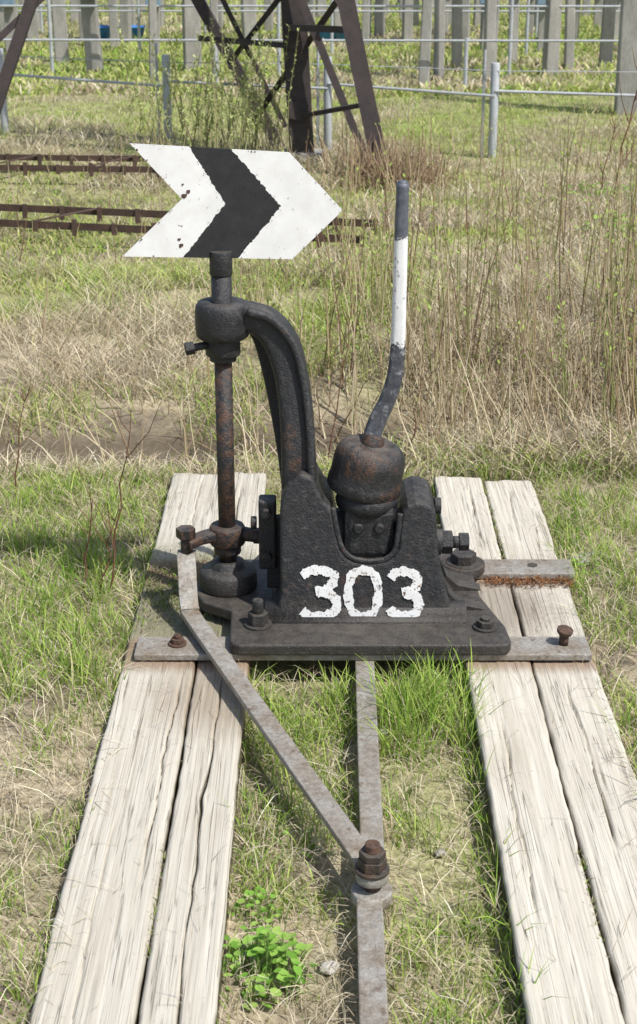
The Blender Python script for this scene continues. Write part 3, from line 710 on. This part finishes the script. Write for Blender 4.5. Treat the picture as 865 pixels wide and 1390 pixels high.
# ---------------------------------------------------------------- arrow sign
SG=empty('arrow_sign',(-.24,3.6,1.08))
def yy_(x): return 3.575+(x+.24)*.21
def jit_line(a,b,n,j):
    out=[]
    for i in range(1,n):
        t=i/n; out.append((a[0]+(b[0]-a[0])*t+random.gauss(0,j),a[1]+(b[1]-a[1])*t+random.gauss(0,j)))
    return out
TL=(-.445,1.220);NT=(-.329,1.085);BL=(-.4745,.952);BR=(-.065,.927);TP=(.0595,1.043);TR=(-.071,1.188)
kA,kB,kC=(-.308,1.2085),(-.226,1.070),(-.330,.9432)
kD,kE,kF=(-.208,1.1997),(-.0915,1.058),(-.198,.9352)
L1=[kA]+jit_line(kA,kB,30,.0011)+[kB]+jit_line(kB,kC,30,.0011)+[kC]
L2=[kD]+jit_line(kD,kE,34,.0013)+[kE]+jit_line(kE,kF,34,.0013)+[kF]
def panel(name,poly,mat,t=.004):
    n=len(poly); vs=[(x,yy_(x),z) for x,z in poly]+[(x,yy_(x)+t,z) for x,z in poly]
    fs=[tuple(range(n)),tuple(range(2*n-1,n-1,-1))]+[(i+n,(i+1)%n+n,(i+1)%n,i) for i in range(n)]
    o=mk(name,vs,fs,mat,SG); 
    import bmesh
    bm=bmesh.new(); bm.from_mesh(o.data); bmesh.ops.triangulate(bm,faces=[f for f in bm.faces if len(f.verts)>4]); bmesh.ops.recalc_face_normals(bm,faces=bm.faces); bm.to_mesh(o.data); bm.free()
    return o
panel('tail_panel_white',[TL]+L1+[BL,NT],M_WHITE)
panel('chevron_black',[p for p in L1]+[p for p in reversed(L2)],M_SBLACK)
panel('head_panel_white',L2+[BR,TP,TR],M_WHITE)
box('rear_mounting_strap',(-.24,yy_(-.24)+.018,1.02),(.04,.012,.22),M_RUST,SG,.002)
cyl('strap_tube',(PX,PY+.012,.955),(PX,PY+.02,1.10),.014,None,16,M_BLACK,SG)
def fleck(i,x,z,r,mat,lift=.0010):
    a=[]
    for k in range(8):
        t=k*2*math.pi/8; q=r*random.uniform(.45,1.25); a.append((x+q*math.cos(t),z+q*math.sin(t)))
    mk('paint_flaw_%d'%i,[(p,yy_(p)-lift,zz) for p,zz in a],[tuple(range(8))],mat,SG)
c=0
for (x,z,r) in ((-.335,.972,.007),(-.322,1.092,.007),(-.312,1.103,.005),(-.43,1.205,.003),(-.10,1.06,.002),(-.338,.988,.004),(-.325,1.12,.003)):
    fleck(c,x,z,r,M_RUST,.0012+c*.00005); c+=1
for a,b in ((TL,TR),(TR,TP),(TP,BR),(BR,BL),(BL,NT),(NT,TL)):
    for k in range(7):
        t=random.random()
        x=a[0]+(b[0]-a[0])*t; z=a[1]+(b[1]-a[1])*t; r=random.uniform(.0008,.0022)
        nx_,nz_=(b[1]-a[1]),-(b[0]-a[0]); L=math.hypot(nx_,nz_); nx_/=L; nz_/=L
        fleck(c,x+nx_*r*1.3,z+nz_*r*1.3,r,M_RUST,.0010+c*.00002)
        c+=1
for k in range(46):
    L=random.choice((L1,L2)); p=random.choice(L[3:-3]); 
    fleck(c,p[0]+random.gauss(0,.005),p[1]+random.gauss(0,.003),random.uniform(.0006,.0016),M_SBLACK,.0009+c*.00002); c+=1

# ---------------------------------------------------------------- lattice tower, rusty
TW=empty('lattice_tower',(-.2,12,0))
def AI(n,a,b,w,t=.014,fl=1): angle_iron(n,a,b,w,t,M_TOWER,TW,fl)
AI('leg_front',(-.130,12.3,-.15),(-.36,12.3,4.2),.20,.03)
AI('leg_right',(.50,11.25,-.15),(-.47,11.6,4.2),.13,.02)
AI('leg_right_pair',(.43,11.9,-.15),(-.75,12.3,2.6),.06,.02)
AI('leg_left_raking',(-.32,13.1,-.15),(-2.7,12.9,4.2),.10,.02)
AI('leg_left_raking_inner',(-.28,12.8,.1),(-2.3,12.6,4.2),.04,.02)
AI('leg_left',(-2.80,12.0,-.2),(-1.0,12.4,4.2),.09,.02)
AI('brace_2',(-.55,12.9,.15),(.17,11.9,1.2),.05)
AI('brace_3',(-.24,12.2,.95),(.22,11.6,.97),.05); AI('brace_4',(-1.0,12.9,.82),(-.2,12.3,.80),.045)
AI('brace_5',(-.75,12.95,.62),(-.20,12.35,1.3),.045); AI('brace_6',(.36,11.6,.42),(-.18,12.25,.25),.035)
AI('brace_7',(-2.9,12.1,.55),(-2.1,12.3,1.25),.05); AI('brace_8',(-.3,12.3,1.9),(.2,11.6,1.1),.05)
AI('brace_9',(-1.2,12.9,1.5),(-.25,12.3,2.0),.05)
box('footing',(.5,11.25,-.1),(.3,.3,.14),M_CONC,TW,.01); box('footing_2',(-.13,12.3,-.1),(.35,.3,.14),M_CONC,TW,.01)
for i,(x,y,z) in enumerate(((-.17,12.18,.30),(-.19,12.18,.85))):
    box('gusset_%d'%(i+1),(x,y,z),(.16,.012,.14),M_TOWER,TW,.002,(0,.2,0))
def girder(x0,y0,x1,y1,z,name='rusty_lattice_girder'):
    G=empty(name,((x0+x1)/2,(y0+y1)/2,z))
    A=Vector((x0,y0,0));B=Vector((x1,y1,0));L=(B-A).length;T=(B-A)/L;S=Vector((-T.y,T.x,0))
    for k,(dy,dz) in enumerate(((0,.06),(.42,.075))):
        angle_iron('chord_%d'%(k+1),A+S*dy+Vector((0,0,z+dz)),B+S*dy+Vector((0,0,z+dz)),.045,.008,M_RAILRUST,G)
    m=int(L/.24)
    for i in range(m+1):
        p=A+T*(L*i/m)
        box('stud_%d'%(i+1),p+Vector((0,-.03,z+.055)),(.03,.02,.10 if i%2 else .07),M_RAILRUST,G,.002)
        box('stud_rear_%d'%(i+1),p+S*.42+Vector((0,-.03,z+.06)),(.03,.02,.09),M_RAILRUST,G,.002)
        if i<m and i%3==0:
            q=A+T*(L*(i+1)/m)+S*.42
            sweep('lace_%d'%(i+1),[tuple(p+Vector((0,0,z+.08))),tuple(q+Vector((0,0,z+.095)))],.03,.006,(0,0,1),M_RAILRUST,G,.1,1,False)
girder(-3.9,11.2,-.45,10.93,-.04); girder(-3.2,9.3,.25,8.5,-.06)

# ---------------------------------------------------------------- concrete posts
posts=[(-3.61,21.5,.2),(-2.9,19.8,.2),(-2.05,18.9,.1),(-1.66,20.1,.22),(-1.28,18.9,.1),(-1.11,24.96,.22),(1.06,26.7,.17),(1.23,17.8,.13),(1.5,19.0,.12),(1.87,20.6,.13),(2.06,18.4,.13),(2.73,21.5,.12),(2.92,19.2,.17),(4.3,25.8,.13),(3.93,20.9,.17),(3.15,15.4,.25),
 (-4.6,23,.2),(-5.4,20.5,.2),(.35,28,.16),(2.2,27,.16),(3.2,28,.16),(5.2,27.5,.16),(-3.0,29,.18),(5.0,20,.18),(6,22.5,.18),(-2.2,27,.15),(-.3,30,.16),(1.7,31,.16),(3.9,31,.16),(6.4,31,.16),(-4.9,31,.16),(-6.3,27,.2),(2.6,24.,.14),(3.4,23.4,.12),(-3.9,34,.2),(-1.5,35,.2),(2.9,35,.2),(5.4,35,.2),(7.2,33,.2),(4.9,24,.14),(3.7,27,.14),(-3.25,24.5,.14),(-2.45,23,.12),(2.3,20.2,.11),(3.35,20.4,.12),(2.45,29,.15),(4.4,29.5,.15),(-.9,28,.15),(.75,24.5,.12)]
rp=random.Random(5)
for row,yr in enumerate((25.4,28.8,32.5,36.5,41)):
    xx=-9.+rp.uniform(0,1)
    while xx<9.5:
        if rp.random()<.8: posts.append((xx+rp.uniform(-.2,.2),yr+rp.uniform(-.4,.4),rp.choice((.13,.16,.2))))
        xx+=rp.choice((.75,1.15,1.6))
for i,(x,y,w) in enumerate(posts):
    z=float(terrain(x,y)); lx=random.gauss(0,.018)
    E=empty('concrete_post',(x,y,z))
    H=3.2+random.random()*.3
    vs=[]; an=random.uniform(-.25,.25)
    for zz,ww in((-.3,w),(H,w*.86)):
        for a,b in((-1,-1),(1,-1),(1,1),(-1,1)):
            ca,sa=math.cos(an),math.sin(an); vs.append((x+(a*ca-b*sa)*ww/2+lx*zz,y+(a*sa+b*ca)*ww/2,z+zz))
    mk('shaft',vs,[(0,1,5,4),(1,2,6,5),(2,3,7,6),(3,0,4,7),(4,5,6,7),(3,2,1,0)],M_CONC,E,False,.015)
    box('steel_cap_plate',(x+lx*H,y,z+H+.012),(w*1.2,w*1.2,.02),M_GALV,E,.002)
    if i in(9,13,1,11,16,20,22,24,28,32,33,40,42,45) or (i>48 and i%5==0):
        box('junction_box',(x,y-w/2-.06,z+(.85 if i>12 else 1.1)),(.22,.09,.32),M_GREYBOX,E,.01)
def tub(x,y,r):
    z=float(terrain(x,y)); T=empty('blue_tub',(x,y,z))
    lathe('tub_body',[(0,z),(r*.8,z),(r,z+r*.75),(r*1.08,z+r*.78),(r*1.08,z+r*.86),(r*.95,z+r*.86),(r*.75,z+.05),(0,z+.05)],(x,y,0),M_BLUE,T,24)
tub(-3.75,26,.26); tub(-3.2,26.4,.22); tub(-5.3,26.5,.22); tub(.1,25.5,.26); tub(.4,25.9,.22)

# ---------------------------------------------------------------- low pipe fence
FE=empty('pipe_fence',(0,13,0))
fp=[(-5.0,14.5),(-2.9,13.9),(-1.32,13.2),(.08,13.0),(1.44,12.4),(3.4,12.2),(5.2,12.)]
for i,(x,y) in enumerate(fp):
    z=float(terrain(x,y)); cyl('post_%d'%(i+1),(x,y,z-.2),(x,y,.66),.036,None,12,M_GALV,FE,.003)
    cyl('stay_%d'%(i+1),(x-.085,y+.03,z-.1),(x-.085,y+.03,.66+.1),.012,None,8,M_GALV,FE)
for i in range(len(fp)-1):
    a,b=fp[i],fp[i+1]
    cyl('rail_%d'%(i+1),(a[0],a[1]-.03,.44),(b[0],b[1]-.03,.40),.012,None,8,M_GALV,FE)
    cyl('wire_%d'%(i+1),(a[0],a[1]-.03,.60),(b[0],b[1]-.03,.60),.004,None,6,M_GALV,FE)
FF=empty('pipe_fence',(0,19,0))
for j,(yy,zs) in enumerate(((17.7,(.45,)),(19.3,(.75,1.0)),(23,(.5,1.15)),(27,(.6,1.2)))):
    for k,zz in enumerate(zs): cyl('rail_%d_%d'%(j,k),(-7.5,yy+.4,zz),(7.5,yy-.4,zz+.03),.014,None,8,M_GALV,FF)
    for x in np.arange(-7+.7*j,7.5,2.9): cyl('upright_%d_%d'%(j,int(x*10)),(x,yy-.05*x,-.15),(x,yy-.05*x,max(zs)+.05),.024,None,8,M_GALV,FF)

# ---------------------------------------------------------------- wet-glint scrap, stones
def crumple(name,x,y,r,mat,hz=.02,lift=.02):
    n=9; vs=[];z=float(terrain(x,y))
    for i in range(n):
        for j in range(n):
            a=(i/(n-1)-.5)*2;b=(j/(n-1)-.5)*2; q=1-.25*abs(a*b)
            vs.append((x+a*r*q+random.gauss(0,r*.05),y+b*r*.6*q+random.gauss(0,r*.05),z+lift+abs(random.gauss(0,hz))))
    fs=[(i*n+j,i*n+j+1,(i+1)*n+j+1,(i+1)*n+j) for i in range(n-1) for j in range(n-1) if not((i in(0,n-2) or j in(0,n-2)) and random.random()<.35)]
    mk(name,vs,fs,mat,None,True)
crumple('wet_glint_scrap',-1.02,4.95,.06,M_GLINT,.005,.02)  # pale scrap stands in for bright water reflection in the ditch
def stone(x,y,r,z=None,name='stone'):
    import bmesh
    bm=bmesh.new(); bmesh.ops.create_icosphere(bm,subdivisions=2,radius=r)
    for v in bm.verts: v.co*=1+random.uniform(-.18,.18); v.co.z*=.45
    me=bpy.data.meshes.new(name); bm.to_mesh(me); bm.free(); me.materials.append(M_STONE)
    o=bpy.data.objects.new(name,me); o.location=(x,y,float(terrain(x,y))+.01 if z is None else z); COL.objects.link(o)
for p in((.76,3.93,.035),(.80,3.95,.03),(.16,3.02,.02),(-.6,2.2,.02),(.02,2.18,.018),(-.7,2.7,.015),(.25,2.55,.012)): stone(*p)

# ---------------------------------------------------------------- sky, sun, camera
el=math.radians(56); az_from=Vector((.78,-.62,0)).normalized()
w=bpy.data.worlds.new('World'); scene.world=w; w.use_nodes=True; nt=w.node_tree
bg=nt.nodes['Background']; sky=nt.nodes.new('ShaderNodeTexSky'); sky.sky_type='NISHITA'; sky.sun_disc=False
sky.sun_elevation=el; sky.sun_rotation=math.atan2(az_from.x,az_from.y); sky.air_density=1.; sky.dust_density=2.
nt.links.new(sky.outputs[0],bg.inputs['Color']); bg.inputs['Strength'].default_value=.145
sd=bpy.data.lights.new('sun','SUN'); sd.energy=5.0; sd.angle=math.radians(.5); sd.color=(1,.975,.93)
so=bpy.data.objects.new('sun',sd); COL.objects.link(so)
D=Vector((az_from.x*math.cos(el),az_from.y*math.cos(el),math.sin(el)))
so.rotation_euler=D.to_track_quat('Z','Y').to_euler(); so.location=D*20
cd=bpy.data.cameras.new('camera'); co=bpy.data.objects.new('camera',cd); COL.objects.link(co); scene.camera=co
co.location=(0,0,1.7); co.rotation_euler=(math.radians(90-20.56),0,0)
cd.sensor_fit='VERTICAL'; cd.sensor_height=24; cd.sensor_width=24; cd.lens=2000/1390*24; cd.shift_y=-45/1390
cd.clip_start=.05; cd.clip_end=1500
cd.dof.use_dof=True; cd.dof.focus_distance=3.75; cd.dof.aperture_fstop=7
scene.view_settings.view_transform='Standard'; scene.view_settings.look='None'; scene.view_settings.exposure=0
